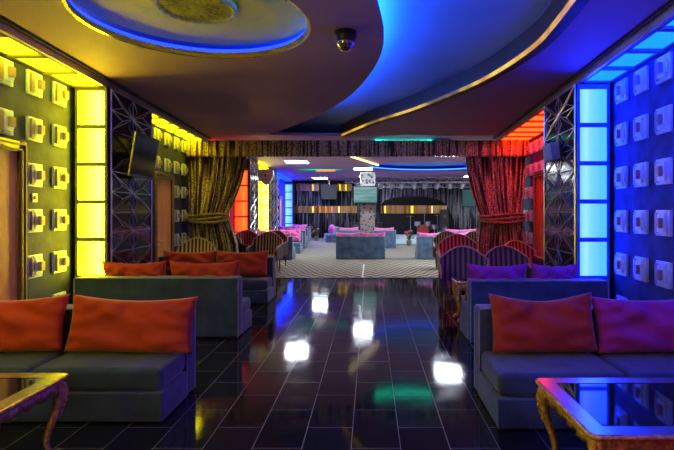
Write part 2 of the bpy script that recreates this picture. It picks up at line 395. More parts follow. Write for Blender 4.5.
def ribbon(pts, z0, z1, th, closed=False):
    """upright strip of thickness th along a plan line"""
    mb = MB(); k = len(pts)
    P = [Vector((p[0], p[1], 0)) for p in pts]; vs = []
    for i, p in enumerate(P):
        a = P[(i - 1) % k] if closed or i > 0 else p; c = P[(i + 1) % k] if closed or i < k - 1 else p
        d = (c - a).normalized(); nrm = Vector((-d.y, d.x, 0)) * th / 2
        vs += [(*(p + nrm).xy, z0), (*(p + nrm).xy, z1), (*(p - nrm).xy, z1), (*(p - nrm).xy, z0)]
    fs = []
    for i in range(k if closed else k - 1):
        a = i * 4; c = ((i + 1) % k) * 4
        for j in range(4): fs.append((a + j, c + j, c + (j + 1) % 4, a + (j + 1) % 4))
    if not closed: fs += [(0, 1, 2, 3), (k * 4 - 1, k * 4 - 2, k * 4 - 3, k * 4 - 4)]
    return mb.add(vs, fs)
def shift(pts, d):
    out = []
    for i, p in enumerate(pts):
        a = Vector(pts[max(0, i - 1)]); c = Vector(pts[min(len(pts) - 1, i + 1)]); t_ = (c - a).normalized()
        out.append((p[0] - t_.y * d, p[1] + t_.x * d))
    return out
struct(ribbon(rightc, ZC - 0.0, TOP, 0.03).build('trim_swirl_fascia', fascia_m))
struct(ribbon(shift(rightc, -0.03), ZC - 0.006, ZC + 0.035, 0.025).build('trim_swirl_edge', 'gold_edge_glow'))
edge = shift(rightc, 0.045)
struct(ribbon(edge, ZC - 0.006, ZC - 0.0005, 0.10).build('trim_swirl_border', dark_m))
struct(ribbon(circ, ZC - 0.004, ZC + 0.05, 0.03, True).build('trim_round_recess', goldtrim_m))
# fascia rails along the ceiling edge
for nme, fn, s_ in (('trim_left', xlf, 1), ('trim_right', xrf, -1)):
    a, c = (fn(YB), YB), (fn(11.3), 11.3)
    struct(ribbon([a, c], ZC - 0.115, ZC + .0, 0.05).build(nme, trim_m, bevel=0.008))
    struct(ribbon([(a[0] + .04 * s_, a[1]), (c[0] + .04 * s_, c[1])], ZC - 0.03, ZC - .002, 0.04).build(nme + '_lip', dark_m))

# cove leds
def led(name, pts, z, r, mat, label, closed=False):
    o = MB().tube([(p[0], p[1], z) for p in pts], r, 6, closed).build(name, mat); tag(o, label, 'led strip'); return o
# round recess: painted disc with raised medallion and glowing rim
sky = empty('sky_disc', (CIRC[0], CIRC[1], ZC + 0.225))
MB().lathe([(0.001, -0.075), (0.34, -0.075), (0.36, -0.06), (1.08, -0.06), (1.12, -0.04), (1.12, 0.0)], 64).build('painted_disc', 'painted_sky', sky)
MB().lathe([(0.31, -0.075), (0.31, -0.10), (0.335, -0.112), (0.36, -0.10), (0.36, -0.075)], 48).build('medallion_ring', 'antique_gold', sky)
rosette = MB(); rosette.lathe([(0.001, -0.098), (0.04, -0.094), (0.06, -0.085), (0.31, -0.083), (0.315, -0.075)], 32)
for i in range(16):
    a = 2 * PI * i / 16; rosette.tube([(0.08 * math.cos(a), 0.08 * math.sin(a), -0.084), (0.2 * math.cos(a + .2), 0.2 * math.sin(a + .2), -0.086), (0.29 * math.cos(a), 0.29 * math.sin(a), -0.08)], [0.005, 0.011, 0.004], 6)
rosette.build('rosette', 'antique_gold', sky)
tag(sky, 'painted yellow green sky disc with a round medallion inside the ceiling recess', 'ceiling rose')
led('blue_led_ring', oval(CIRC[0], CIRC[1], 1.05, 1.05, 72), ZC + 0.085, 0.02, led_ring_m, 'blue glowing ring of light round the painted ceiling disc', True)
led('blue_led_strip', shift(leftc[:-9], 0.06), ZC + 0.10, 0.025, led_blue_soft, 'blue light strip hidden above the curved ceiling edge beside the dome camera')
led('teal_led_strip', [(0.15, 13.35), (0.45, 13.52), (0.9, 13.60), (1.35, 13.55), (1.72, 13.42)], TOP - 0.04, 0.03, led_teal, 'teal glowing strip in the ceiling just above the fringed valance')
led('teal_led_strip', [(OV2[0] + 1.15 * math.cos(a * PI / 24), OV2[1] + 0.74 * math.sin(a * PI / 24)) for a in range(2, 23)], TOP - 0.16, 0.035, led_teal_far, 'teal strip of light in the small oval recess of the far ceiling')
led('orange_led_strip', [(OV2[0] + 1.12 * math.cos(a * PI / 24), OV2[1] + 0.70 * math.sin(a * PI / 24)) for a in range(8, 15)], TOP - 0.22, 0.035, led_orange, 'short orange light among the teal strip in the far oval ceiling recess')
led('blue_led_strip', oval(OV1[0], OV1[1], 2.46, 2.26, 48), ZC + 0.10, 0.02, led_blue_far, 'blue light strip round the large oval recess in the far ceiling', True)
led('warm_led_strip', [(-0.62, 14.6), (0.3, 17.6)], ZC - 0.05, 0.035, led_warm, 'slanting warm white light strip on the far ceiling near the television')

# ---------------------------------------------------------------- light columns and soffits
def light_column(cx, y, w, ztop, zbot, n, pmat, face_dir, label, fmat=None):
    """column of stacked glowing panes, facing the camera side (face_dir=-1) or away (+1)"""
    e = empty('light_column', (cx, y, 0)); d = face_dir
    ph_ = (ztop - zbot) / n; fr = MB(); t_ = 0.03
    fr.box(-w / 2, w / 2, min(0, d * .02), max(0, d * .02), 0, ztop + .04)
    fr.box(-w / 2, -w / 2 + t_, min(0, d * .05), max(0, d * .05), 0, ztop + .04)
    fr.box(w / 2 - t_, w / 2, min(0, d * .05), max(0, d * .05), 0, ztop + .04)
    for i in range(n + 1):
        z = zbot + ph_ * i; fr.box(-w / 2, w / 2, min(0, d * .049), max(0, d * .049), z - .027, z + .027)
    fr.build('frame', fmat or frame_m, e)
    for i in range(n):
        z = zbot + ph_ * i
        MB().box(-w / 2 + t_ + .002, w / 2 - t_ - .002, min(d * .022, d * .034), max(d * .022, d * .034), z + .028, z + ph_ - .028).build('glass_pane', pmat, e)
    tag(e, label, 'light panel'); return e
light_column((xlf(6.3) + xlr(6.3)) / 2 + .05, 6.25, 0.41, 3.17, 0.74, 5, pane_yellow, -1, 'tall yellow glowing panel column at the left, beside the black patterned panel')
light_column((xrf(6.07) + xrr(6.07)) / 2 - .05, 6.02, 0.40, 3.14, 0.76, 5, pane_blue, -1, 'tall pale blue glowing panel column on the right wall', frame_blue_lit_m)
light_column((xlf(0.3) + xlr(0.3)) / 2, -0.2, 0.43, 3.17, 0.74, 5, fill_yellow_rear, 1, 'added yellow fill light column behind the viewpoint on the left')  # unseen column added to throw yellow light onto the near sofas
light_column((xrf(0.3) + xrr(0.3)) / 2, -0.2, 0.40, 3.14, 0.76, 5, fill_blue_rear, 1, 'added blue fill light column behind the viewpoint on the right')  # unseen column added as blue fill from behind
light_column((xfl(14.9) + xflr(14.9)) / 2, 14.85, 0.43, 2.85, 0.45, 5, pane_red, -1, 'orange red glowing panel column seen beside the gold sequin drape')
light_column((xfl(18.8) + xflr(18.8)) / 2, 18.75, 0.43, 2.75, 0.40, 5, pane_yellow, -1, 'yellow glowing panel column in the far hall')
light_column((xfl(26.5) + xflr(26.5)) / 2, 26.45, 0.43, 3.05, 0.45, 6, pane_blue, -1, 'light blue glowing panel column at the far left corner by the stage wall')

def soffit(y0, y1, f1, f2, pmat, label, n):
    e = empty('soffit_light', (0, 0, ZS)); sgn = 1 if f1(0) > 0 else -1
    a = lambda y: f1(y) + .03 * sgn
    c = lambda y: f2(y)
    MB().prism([(a(y0), y0), (a(y1), y1), (c(y1), y1), (c(y0), y0)], 0.015, 0.04).build('glass_pane', pmat, e)
    fr = MB()
    for i in range(n + 1):
        y = y0 + (y1 - y0) * i / n
        fr.box(min(a(y), c(y)), max(a(y), c(y)), y - .04, y + .04, -.012, 0.014)
    for f in (a, lambda y: c(y) - .02 * sgn):
        fr.prism([(f(y0) - .02, y0), (f(y1) - .02, y1), (f(y1) + .02, y1), (f(y0) + .02, y0)], 0, 0.0145)
    fr.build('frame', frame_m, e); tag(e, label, 'ceiling light'); return e
light_column(1.35, YB + .01, .5, 2.9, 0.5, 5, fill_red_rear, 1, 'added red fill light column on the wall behind the viewpoint')  # unseen column added for red light from behind
soffit(0.1, 6.2, xlf, xlr, soffit_yellow, 'yellow lit ceiling strip above the studded wall at the near left', 10)
soffit(7.78, 11.0, xlf, xlr, soffit_yellow_b, 'yellow lit ceiling strip above the orange door beside the gold drape', 6)
soffit(0.1, 6.0, xrf, xrr, soffit_blue, 'blue lit ceiling strip above the studded wall on the right', 10)
soffit(7.45, 11.0, xrf, xrr2, soffit_red, 'red lit ceiling strip above the red door beside the dark drape', 6)
soffit(11.5, 14.8, xfl, xflr, soffit_red_far, 'red lit ceiling strip behind the gold sequin drape', 5)
soffit(16.5, 18.7, xfl, xflr, soffit_yellow, 'yellow lit ceiling strip in the far hall before the yellow column', 4)
soffit(20.7, 26.3, xfl, xflr, soffit_blue, 'blue lit ceiling strip in the far hall near the stage', 8)

# ---------------------------------------------------------------- wall ornaments
def make_ornament():
    e = empty('wall_ornament', (0, 0, 0))
    MB().box(0, .03, -.13, .13, -.13, .13).build('base_plate', orn_m, e, bevel=.004)
    st = MB(); st.box(.03, .06, -.05, .085, -.095, .095); st.box(.03, .048, .085, .115, -.06, .06); st.box(.03, .045, -.05, .085, -.118, -.098); st.box(.03, .045, -.05, .085, .098, .118); st.build('stepped_block', orn_m, e, bevel=.003)
    MB().box(.0305, .055, -.105, -.06, -.105, .105).build('side_bar', orn2_m, e, bevel=.003)
    MB().box(.06, .10, -.01, .06, -.05, .05).build('centre_block', orn2_m, e, bevel=.003)
    return e
proto = make_ornament(); used = [False]
RN = ['top', 'second', 'third', 'fourth', 'fifth', 'lowest']
def place_orn(x, y, z, rz, label, group, sc=1.0):
    o = proto if not used[0] else copy_tree(proto)
    used[0] = True; o.location = (x, y, z); o.rotation_euler = (0, 0, rz); o.scale = (sc, sc, sc)
    tag(o, label, 'wall ornament', group); return o
ROWS = [3.03, 2.515, 2.0, 1.485, 0.97, 0.455]
aL = math.atan(.0729); aR = PI - math.atan(.0625)
for ci, (y, rows, nmc) in enumerate([(5.91, range(6), 'column nearest the yellow panels'), (5.42, range(6), 'column between the near door and the yellow panels'), (4.92, range(2), 'above the near orange door')]):
    for r in rows:
        place_orn(xlr(y), y, ROWS[r], aL, 'yellow lit square wall ornament, %s row, %s' % (RN[r], nmc), 'yellow lit ornaments on the near left wall')
for ci, y in enumerate([9.15, 9.72, 10.27, 10.78]):
    nmc = ['above the far door, farthest from the drape', 'above the far door, next to the corner', 'second column from the gold drape', 'touching the edge of the gold drape'][ci]
    for r in (range(2) if ci < 2 else range(5)):
        place_orn(xlr(y), y, ROWS[r], aL, 'small yellow wall ornament, %s row, %s' % (RN[r], nmc), 'yellow lit ornaments beside the gold drape')
for ci, y in enumerate([5.71, 5.25, 4.80, 4.35]):
    nmc = ['next to the blue panels', 'second column from the blue panels', 'third column from the blue panels', 'at the picture edge'][ci]
    for r in range(6):
        if ci == 3: continue
        place_orn(xrr(y), y, ROWS[r] - .01, aR, 'blue lit square wall ornament, %s row, %s' % (RN[r], nmc), 'blue lit ornaments on the right wall')
for ci, y in enumerate([11.25, 10.85, 10.42, 10.0]):
    nmc = ['touching the dark drape', 'second column from the dark drape', 'third column from the dark drape', 'next to the black patterned panel'][ci]
    for r in (range(2) if ci > 1 else range(5)):
        place_orn(xrr2(y), y, ROWS[r] - (.0 if r else .03), aR, 'orange red lit wall ornament, %s row, %s' % (RN[r], nmc), 'red lit ornaments beside the dark drape', 1.0)
for ci, y in enumerate([13.2, 13.8]):
    for r in range(1, 5):
        place_orn(xflr(y), y, ROWS[r], math.atan(.043), 'red lit wall ornament behind the gold drape, %s row, %s' % (RN[r], ['nearer column', 'farther column'][ci]), 'red ornaments behind the gold drape')
for ci, y in enumerate([17.5, 18.1]):
    for r in range(0, 5):
        place_orn(xflr(y), y, ROWS[r], math.atan(.043), 'tiny yellow wall ornament in the far hall, %s row, %s' % (RN[r], ['nearer column', 'farther column'][ci]), 'yellow ornaments in the far hall')
for ci, y in enumerate([22.3, 23.4]):
    for r in range(0, 5):
        place_orn(xflr(y), y, ROWS[r], math.atan(.043), 'pale blue wall ornament in the far hall, %s row, %s' % (RN[r], ['nearer column', 'farther column'][ci]), 'blue ornaments in the far hall', 1.5)

# ---------------------------------------------------------------- lattice panels
def lattice_panel(p0, p1, z0, z1, label, group=None, bw=0.0065):
    """black gloss panel with raised silver star lattice; p0->p1 in plan, drawn on its left side"""
    a = Vector((*p0, 0)); c = Vector((*p1, 0)); d = (c - a); Wd = d.length; ang = math.atan2(d.y, d.x)
    mid = (a + c) / 2; e = empty('lattice_panel', (mid.x, mid.y, 0), ang)
    MB().box(-Wd / 2 + .01, Wd / 2 - .01, 0.0, 0.02, z0, z1).build('backing', glassblack_m, e)
    mb = MB(); yy = 0.028; hw = Wd / 2 - .02; Hh = 0.54
    def seg(u0, v0, u1, v1, r=bw):
        v0 = min(max(v0, z0), z1); v1 = min(max(v1, z0), z1)
        if abs(u0 - u1) + abs(v0 - v1) > .02: mb.tube([(u0, yy, v0), (u1, yy, v1)], r, 5)
    n = int((z1 - z0) / Hh) + 2; zt = z1
    for k in range(n):
        v = zt - Hh * (k + 0.5)
        if v < z0: continue
        seg(-hw, v, hw, v)
        for s_ in (-1, 1):
            for q in (-1, 1):
                if v + q * Hh / 2 > z0 - .01:
                    seg(0, v, s_ * hw, v + q * Hh / 2); seg(s_ * hw * .5, v + q * .09, s_ * hw, v + q * Hh / 2)
                seg(0, v, s_ * hw * .5, v + q * .09); seg(s_ * hw * .5, v + q * .09, s_ * hw, v)
                seg(0, v + q * Hh / 2, s_ * hw * .22, v + q * .13); seg(0, v, s_ * hw * .22, v + q * .13)
        seg(0, v - Hh / 2, 0, v + Hh / 2)
        if v - Hh / 2 > z0: seg(-hw, v - Hh / 2, hw, v - Hh / 2)
    mb.build('lattice', silver_m, e)
    fr = MB(); fr.tube([(-hw - .01, yy, z0), (-hw - .01, yy, z1)], .014, 6); fr.tube([(hw + .01, yy, z0), (hw + .01, yy, z1)], .014, 6)
    fr.build('frame', silver_m, e)
    tag(e, label, 'wall panel', group); return e
lattice_panel((xlf(7.72), 7.72), (xlf(6.31), 6.31), 0.02, 3.2, 'black panel with silver star lattice behind the hanging screen on the left')
lattice_panel((xrf(6.08), 6.08), (xrf(7.39), 7.39), 0.02, 3.2, 'black panel with silver star lattice between the red door and blue column')
lattice_panel((xfl(16.35), 16.35), (xfl(14.95), 14.95), 0.02, 3.2, 'dark lattice panel in the far hall between red and yellow columns')
lattice_panel((xfl(20.55), 20.55), (xfl(18.85), 18.85), 0.02, 3.2, 'dark lattice panel in the far hall beyond the yellow column')

# ---------------------------------------------------------------- doors
def door(name, fn, y0, y1, z1, mat, side):
    e = empty(name, (0, 0, 0)); struct(e); s = -1 if side == 'r' else 1
    def slab(ya, yb, za, zb, d0, d1): return MB().prism([(fn(ya) + s * d0, ya), (fn(yb) + s * d0, yb), (fn(yb) + s * d1, yb), (fn(ya) + s * d1, ya)], za, zb)
    slab(y0, y1, 0, z1, 0.0, 0.03).build('door_leaf', mat, e)
    fr = MB(); fw = .12
    for (ya, yb, za, zb) in ((y0 - fw, y0, 0, z1 + fw), (y1, y1 + fw, 0, z1 + fw), (y0, y1, z1, z1 + fw)):
        for q, (i, dd) in enumerate(((0, .05), (.03, .075), (.07, .055))):
            pass
        m_ = slab(ya, yb, za, zb, 0.0, .06); fr.v, fr.f = fr.v + m_.v, fr.f + [tuple(i + len(fr.v) for i in f) for f in m_.f]
    fr.build('door_frame', doorfr_m, e, bevel=.01)
    ins = MB(); 
    for (ya, yb, za, zb) in ((y0 - .035, y0 - .02, 0, z1 + .02), (y1 + .02, y1 + .035, 0, z1 + .02), (y0 - .02, y1 + .02, z1 + .02, z1 + .035),
                             (y0 - .095, y0 - .08, 0, z1 + .08), (y1 + .08, y1 + .095, 0, z1 + .08), (y0 - .08, y1 + .08, z1 + .08, z1 + .095)):
        m_ = slab(ya, yb, za, zb, 0.055, .075); k = len(ins.v); ins.v += m_.v; ins.f += [tuple(i + k for i in f) for f in m_.f]
    ins.build('gold_moulding', simple('dull_gold', (0.34, 0.24, 0.08), 0.45), e)
    yy = y0 + .1; hx = fn(yy)
    MB().tube([(hx + s * .03, yy, 1.02), (hx + s * .08, yy, 1.02), (hx + s * .08, yy + .11, 1.02)], .011, 8).build('door_handle', brass_m, e, smooth=True)
    return e
door('door_1', xlr, 4.20, 5.11, 2.22, door_m, 'l')
door('door_2', xlr, 9.05, 9.88, 2.22, door_m, 'l')
door('door_3', xrr2, 9.35, 10.35, 2.30, doorred_m, 'r')
door('door_4', xflr, 24.0, 25.0, 2.2, door_m, 'l')

sw = empty('light_switch', (xlr(5.44), 5.44, 1.745), aL)
MB().box(0, .012, -.045, .045, -.05, .05).build('switch_plate', white_m, sw, bevel=.003)
MB().box(.012, .02, -.018, .018, -.02, .02).build('rocker', plastic_m, sw)
tag(sw, 'small square wall switch between the near door and the yellow ornaments', 'switch')

# ---------------------------------------------------------------- screen on the left lattice panel, box on the right
tv = empty('hanging_screen', (xlf(6.95) + .20, 6.95, 2.38), aL)
T = Matrix.Rotation(math.radians(9), 4, 'Y')
MB().box(.0, .03, -.44, .44, -.31, .31, T).build('casing', plastic_m, tv, bevel=.008)
MB().box(.03, .033, -.41, .41, -.275, .275, T).build('screen', glassblack_m, tv)
MB().box(.016, .034, -.447, -.441, -.30, .30, T).build('edge_reflection', simple('yellow_edge_reflection', (0.8, 0.75, 0.3), 0.25, metal=.8), tv)  # thin yellow strip painting the column's reflection on the casing edge
MB().box(-.17, .0, -.05, .05, -.06, .06).build('bracket', plastic_m, tv)
tag(tv, 'black flat screen tilted down from the left lattice panel', 'television')
sb = empty('wall_speaker', (xrf(6.75) - .12, 6.75, 2.42), aR)
T2 = Matrix.Rotation(math.radians(8), 4, 'Y')
MB().box(-.06, .06, -.19, .19, -.12, .12, T2).build('casing', simple('grey_case', (0.30, 0.30, 0.32), 0.4), sb, bevel=.01)
MB().box(.06, .066, -.17, .17, -.10, .10, T2).build('grille', simple('grey_grille', (0.42, 0.42, 0.44), 0.6, var=.4, vs=60), sb)
MB().box(-.12, -.05, -.03, .03, -.03, .03).build('bracket', plastic_m, sb)
tag(sb, 'small grey speaker box mounted on the right lattice panel', 'speaker')
dc = empty('dome_camera', (-0.235, 4.60, ZC)); dc.scale = (1.25, 1.25, 1.2)
MB().lathe([(0.085, 0), (0.085, -.05), (0.075, -.075), (0.074, -.08)], 32).build('base', plastic_m, dc, smooth=True)
MB().lathe([(0.074, -.08)] + [(0.074 * math.cos(a * PI / 16), -.08 - .075 * math.sin(a * PI / 16)) for a in range(1, 8)] + [(0.001, -.155)], 32).build('dome', chrome_m, dc, smooth=True)
tag(dc, 'round dome security camera on the brown ceiling beside the blue swirl', 'security camera')

# ---------------------------------------------------------------- drapes and valance
def drape(name, xa0, xb0, xtie, xbot, mat, label, outer, ytie=1.42):
    """outer: -1 if the outer (straight) edge is at smaller x. Points are plan-x; surface hangs at YCUR"""
    nu, nz = 150, 60; ztop = 2.90; mb = MB(); vs = []; fs = []
    for j in range(nz + 1):
        z = ztop * (1 - j / nz)
        if z > ytie:
            t_ = (ztop - z) / (ztop - ytie); k = t_ ** 1.7
            l = xa0 + (xtie[0] - xa0) * k; r = xb0 + (xtie[1] - xb0) * k
        else:
            t_ = (ytie - z) / ytie; k = min(1, t_ * 2.2) ** 0.6
            l = xtie[0] + (xbot[0] - xtie[0]) * k; r = xtie[1] + (xbot[1] - xtie[1]) * k
        for i in range(nu + 1):
            u = i / nu; x = l + (r - l) * u
            amp = 0.05 * (0.6 + 0.4 * abs(z - ytie) / 1.5)
            y = YCUR + amp * math.sin(u * 2 * PI * 13 + 0.6 * math.sin(z * 1.3)) + 0.02 * math.sin(u * 61 + z * 2)
            vs.append((x, y, z + 0.005))
    for j in range(nz):
        for i in range(nu):
            a = j * (nu + 1) + i; fs.append((a, a + 1, a + nu + 2, a + nu + 1))
    e = empty(name, ((xa0 + xb0) / 2, YCUR, 0)); off = Matrix.Translation((-(xa0 + xb0) / 2, -YCUR, 0))
    mb.uv = [((q % (nu + 1)) / nu * abs(xb0 - xa0), v_[2]) for q, v_ in enumerate(vs)]
    mb.add(vs, fs, off); c = mb.build('fabric', mat, e, smooth=True)
    sd = c.modifiers.new('thick', 'SOLIDIFY'); sd.thickness = 0.012
    tb = MB(); l, r = xtie; cxm = (l + r) / 2 - (xa0 + xb0) / 2; hw = (r - l) / 2 + .04
    for q in range(3):
        zc = ytie - .07 + .07 * q
        tb.tube([(cxm + hw * math.cos(a * PI / 14), -0.0 + .11 * math.sin(a * PI / 14), zc + .03 * math.cos(a * PI / 14 * 2 + q)) for a in range(28)], .036, 8, True)
    tb.build('tieback', mat, e, smooth=True)
    tag(e, label, 'curtain'); return e
k = YCUR / F
drape('sequin_drape', (189 - CX) * k, (247 - CX) * k, ((190 - CX) * k, (226 - CX) * k), ((189 - CX) * k, (238 - CX) * k), curt_m, 'gold and black sequin drape tied back on the left of the opening', -1)
drape('sequin_drape', (466 - CX) * k, (526 - CX) * k, ((481 - CX) * k, (522 - CX) * k), ((476 - CX) * k, (527 - CX) * k), curt_m, 'dark magenta sequin drape tied back on the right of the opening', 1)
mb = MB(); vs = []; fs = []; nu = 420; xa, xb = xlr(YCUR) + .02, xrr2(YCUR) - .02
for j in range(7):
    z = 3.20 - 0.37 * j / 6
    for i in range(nu + 1):
        x = xa + (xb - xa) * i / nu
        vs.append((x, YCUR - .13 + .03 * math.sin(x * 38) + .012 * math.sin(x * 97), z + (0.012 * math.sin(x * 70) if j == 6 else 0)))
for j in range(6):
    for i in range(nu): a = j * (nu + 1) + i; fs.append((a, a + 1, a + nu + 2, a + nu + 1))
mb.add(vs, fs); mb.uv = [(v_[0], v_[2]) for v_ in vs]; va = mb.build('fringed_valance', val_m, smooth=True); sd = va.modifiers.new('thick', 'SOLIDIFY'); sd.thickness = .01
tag(va, 'long fringed sequin valance hanging across the opening below the ceiling', 'valance')
struct(MB().box(xa, xb, YCUR - .05, YCUR - .01, 3.13, 3.19).build('trim_curtain_beam', dark_m))

# ---------------------------------------------------------------- cushions
def pillow_mesh(w, h, t, seed, droop=0.0):
    n = 26; vs = []; fs = []; rnd = random.Random(seed); ph1, ph2 = rnd.uniform(0, 6), rnd.uniform(0, 6)
    for s in (1, -1):
        for j in range(n + 1):
            for i in range(n + 1):
                u = 2 * i / n - 1; v = 2 * j / n - 1
                pin_x = 1 - 0.045 * (1 - v * v) * 1.0; pin_z = 1 - 0.11 * (1 - u ** 4) * (1.0 if v > 0 else 0.3)
                x = u * w / 2 * pin_x; z = v * h / 2 * pin_z
                if v > 0: z -= droop * math.cos(u * PI / 2) ** 2 * v
                e = max(0, (1 - abs(u) ** 3.0)) * max(0, (1 - abs(v) ** 3.0))
                th = t / 2 * e ** 0.45
                wr = 0.018 * math.sin(7 * u + 5 * v + ph1) * e + 0.022 * math.sin(15 * (u * v) + 4 * u + ph2) * e + 0.010 * noise.noise(Vector((u * 3, v * 3, seed))) * e
                cr = 0.022 * math.sin(22 * (abs(u) - 0.55 * abs(v)) + ph1) * (abs(u) * abs(v)) * e ** .3
                th = max(0.0, th + wr + cr)
                if abs(u) > .999 or abs(v) > .999: th = 0.0
                vs.append((x, s * th, z))
        o = (n + 1) ** 2 if s == -1 else 0
        for j in range(n):
            for i in range(n):
                a = o + j * (n + 1) + i; q = (a, a + 1, a + n + 2, a + n + 1)
                fs.append(q if s == -1 else q[::-1])
    return vs, fs
def pillow(x, y, zseat, w, h, tilt, rz, mat, label, group, seed, roll=0, t=0.20, droop=0.02, cat='cushion'):
    mb = MB(); vs, fs = pillow_mesh(w, h, t, seed, droop); mb.add(vs, fs)
    o = mb.build('cushion', mat, smooth=True)
    o.rotation_euler = Matrix.Rotation(rz, 3, 'Z').to_4x4().to_3x3().__matmul__(Matrix.Rotation(-tilt, 3, 'X')).__matmul__(Matrix.Rotation(roll, 3, 'Y')).to_euler()
    o.location = (x, y, zseat + h / 2 * math.cos(tilt) + 0.02)
    tag(o, label, cat, group); return o

# ---------------------------------------------------------------- sofas
def sofa(cx, cy, w, rz, label, group=None, mat=sofa_m, nseat=2, depth=0.70, hb=0.76, piping=True, inset=(0, 0)):
    """local: seat front at y=-depth, rear of back at y=0; centred in x"""
    e = empty('sofa', (cx, cy, 0), rz); hw = w / 2; bt = 0.19
    MB().box(-hw + inset[0], hw - inset[1], -depth, -bt - .001, 0.01, .23).build('base', mat, e, bevel=.012)
    MB().box(-hw, hw, -bt, 0, 0.01, hb).build('backrest', mat, e, bevel=.03, seg=3)
    for i in range(nseat):
        a = -hw + inset[0] + (w - sum(inset)) * i / nseat; c = a + (w - sum(inset)) / nseat
        MB().box(a + .012, c - .012, -depth + .02, -bt - .004, .232, .405).build('seat_cushion', mat, e, bevel=.045, seg=4)
    if piping:
        pp = MB()
        for y in (-bt + .004, -.004):
            pp.tube([(-hw + .006, y, .02), (-hw + .006, y, hb - .02), (-hw + .02, y, hb - .004), (hw - .02, y, hb - .004), (hw - .006, y, hb - .02), (hw - .006, y, .02)], .006, 6)
        pp.build('piping', piping_m, e)
    tag(e, label, 'sofa', group); return e
LP = 'seat'
sofa(-2.585, 4.30, 2.05, 0, 'slate velvet sofa nearest on the left, two red cushions, behind the gold table')
pillow(-1.985, 4.00, .41, 1.06, .47, math.radians(14), 0.0, cush_m, 'large red orange cushion on the right end of the near left sofa', None, 1, roll=.02)
pillow(-3.06, 4.00, .41, 1.04, .47, math.radians(15), 0.03, cush_m, 'red orange cushion cut by the left picture edge on the near left sofa', None, 2, roll=-.02)
sofa(-2.67, 5.985, 2.06, PI, 'green lit sofa with its back to us behind the near left sofa', inset=(0, .36))
pillow(-2.14, 6.27, .45, .92, .50, math.radians(-13), 0.0, cush_m, 'orange cushion above the right half of the green lit sofa back', None, 3)
pillow(-3.06, 6.27, .45, .84, .50, math.radians(-14), 0.0, cush_m, 'orange cushion above the left half of the green lit sofa back', None, 4)
sofa(-2.80, 8.90, 2.10, 0, 'dark sofa facing us in the third row on the left, two orange cushions')
pillow(-2.30, 8.60, .41, .96, .47, math.radians(14), 0.0, cush_m, 'dull red cushion at the aisle end of the third row left sofa', None, 5)
pillow(-3.24, 8.60, .41, .98, .47, math.radians(14), 0.0, cush_m, 'bright orange cushion beside the orange door on the third row left sofa', None, 6)
sofa(1.90, 4.30, 1.94, 0, 'dark velvet sofa nearest on the right behind the mirrored table', depth=0.82)
pillow(1.44, 4.00, .41, .88, .49, math.radians(13), 0.02, cush_m, 'crumpled red cushion at the aisle end of the near right sofa', None, 7, roll=-.01, droop=.045)
pillow(2.36, 4.00, .41, .98, .47, math.radians(15), -.03, cushp_m, 'red and purple lit cushion cut by the right picture edge', None, 8, roll=-.02)
sofa(2.03, 5.74, 1.66, PI, 'blue lit sofa with its back to us behind the near right sofa', inset=(.37, 0))
pillow(1.58, 6.03, .44, .76, .50, math.radians(-13), 0.0, cushv_m, 'violet lit cushion above the left part of the blue lit sofa back', None, 9)
pillow(2.31, 6.03, .44, .60, .50, math.radians(-13), 0.0, cushv_m, 'violet lit cushion above the blue lit sofa back, beside the blue panel column', None, 10)
# far hall
FS = []
def fsofa(cx, cy, w, rz, label, n=2): return sofa(cx, cy, w, rz, label, None, sofa_far_m, n)
fsofa(-3.13, 15.5, 1.26, PI, 'blue grey far sofa with its back to us just beyond the striped chairs')
fsofa(-3.42, 18.4, 1.7, 0, 'blue grey far sofa facing us on the left, first beyond the striped chairs')
fsofa(-3.3, 20.0, 1.2, PI, 'pale edged far sofa on the left with its back to us, second group')
fsofa(-3.7, 23.0, 1.5, 0, 'far sofa facing us on the left near the blue column')
fsofa(-3.84, 25.0, 1.4, PI, 'last sofa on the left before the stage wall')
def fcush(x, y, rz, label, back=False, w=.86): pillow(x, y, .41, w, .47, math.radians(-13 if back else 13), rz, cushf_m, label, 'pink cushions in the far hall', int(x * 10 + y * 7) % 97 + 20)
for x, y, bk, s_ in ((-3.0, 15.78, True, 'cushion on the first far left sofa'),
                  (-3.0, 18.1, False, 'right cushion on the left sofa facing us'), (-3.86, 18.1, False, 'left cushion on the left sofa facing us'),
                  (-3.2, 20.28, True, 'cushion on the pale edged left sofa'),
                  (-3.35, 22.7, False, 'right cushion near the blue column'), (-4.0, 22.7, False, 'left cushion near the blue column'),
                  (-3.7, 25.28, True, 'cushion on the last left sofa')):
    fcush(x, y, 0, 'pink satin ' + s_, bk, .62 if y > 22 and y < 23 else .8)
fsofa(-0.31, 15.7, 1.62, PI, 'blue grey sofa with its back to us in the middle of the far hall')
fcush(-0.72, 15.98, 0, 'pink satin cushion on the left half of the middle sofa', True, .82)
fcush(0.10, 15.98, 0, 'pink satin cushion on the right half of the middle sofa', True, .82)
fsofa(-0.93, 20.6, .95, PI, 'blue sofa behind the middle sofa, left of the television pillar', 1)
fcush(-0.93, 20.88, 0, 'pink satin cushion left of the television pillar', True, .85)
fsofa(0.62, 20.2, .95, PI, 'short blue sofa right of the television pillar', 1)
fcush(0.6, 20.48, 0, 'pink satin cushion right of the television pillar', True, .85)
fsofa(-1.62, 24.6, 1.5, math.radians(-80), 'blue sofa turned sideways left of the middle sofa', 1)
rc = MB(); rc.lathe([(0.001, -.09)] + [(0.24 * math.cos(a), 0.11 * math.sin(a)) for a in [(-PI / 2 + PI * i / 12) for i in range(1, 12)]] + [(0.001, .11)], 24)
ro = rc.build('round_cushion', cushf_m, smooth=True); ro.rotation_euler = (PI / 2 - .2, 0, math.radians(-50)); ro.location = (-1.93, 24.05, .66)
tag(ro, 'round pink cushion upright on the sideways blue sofa', 'cushion')
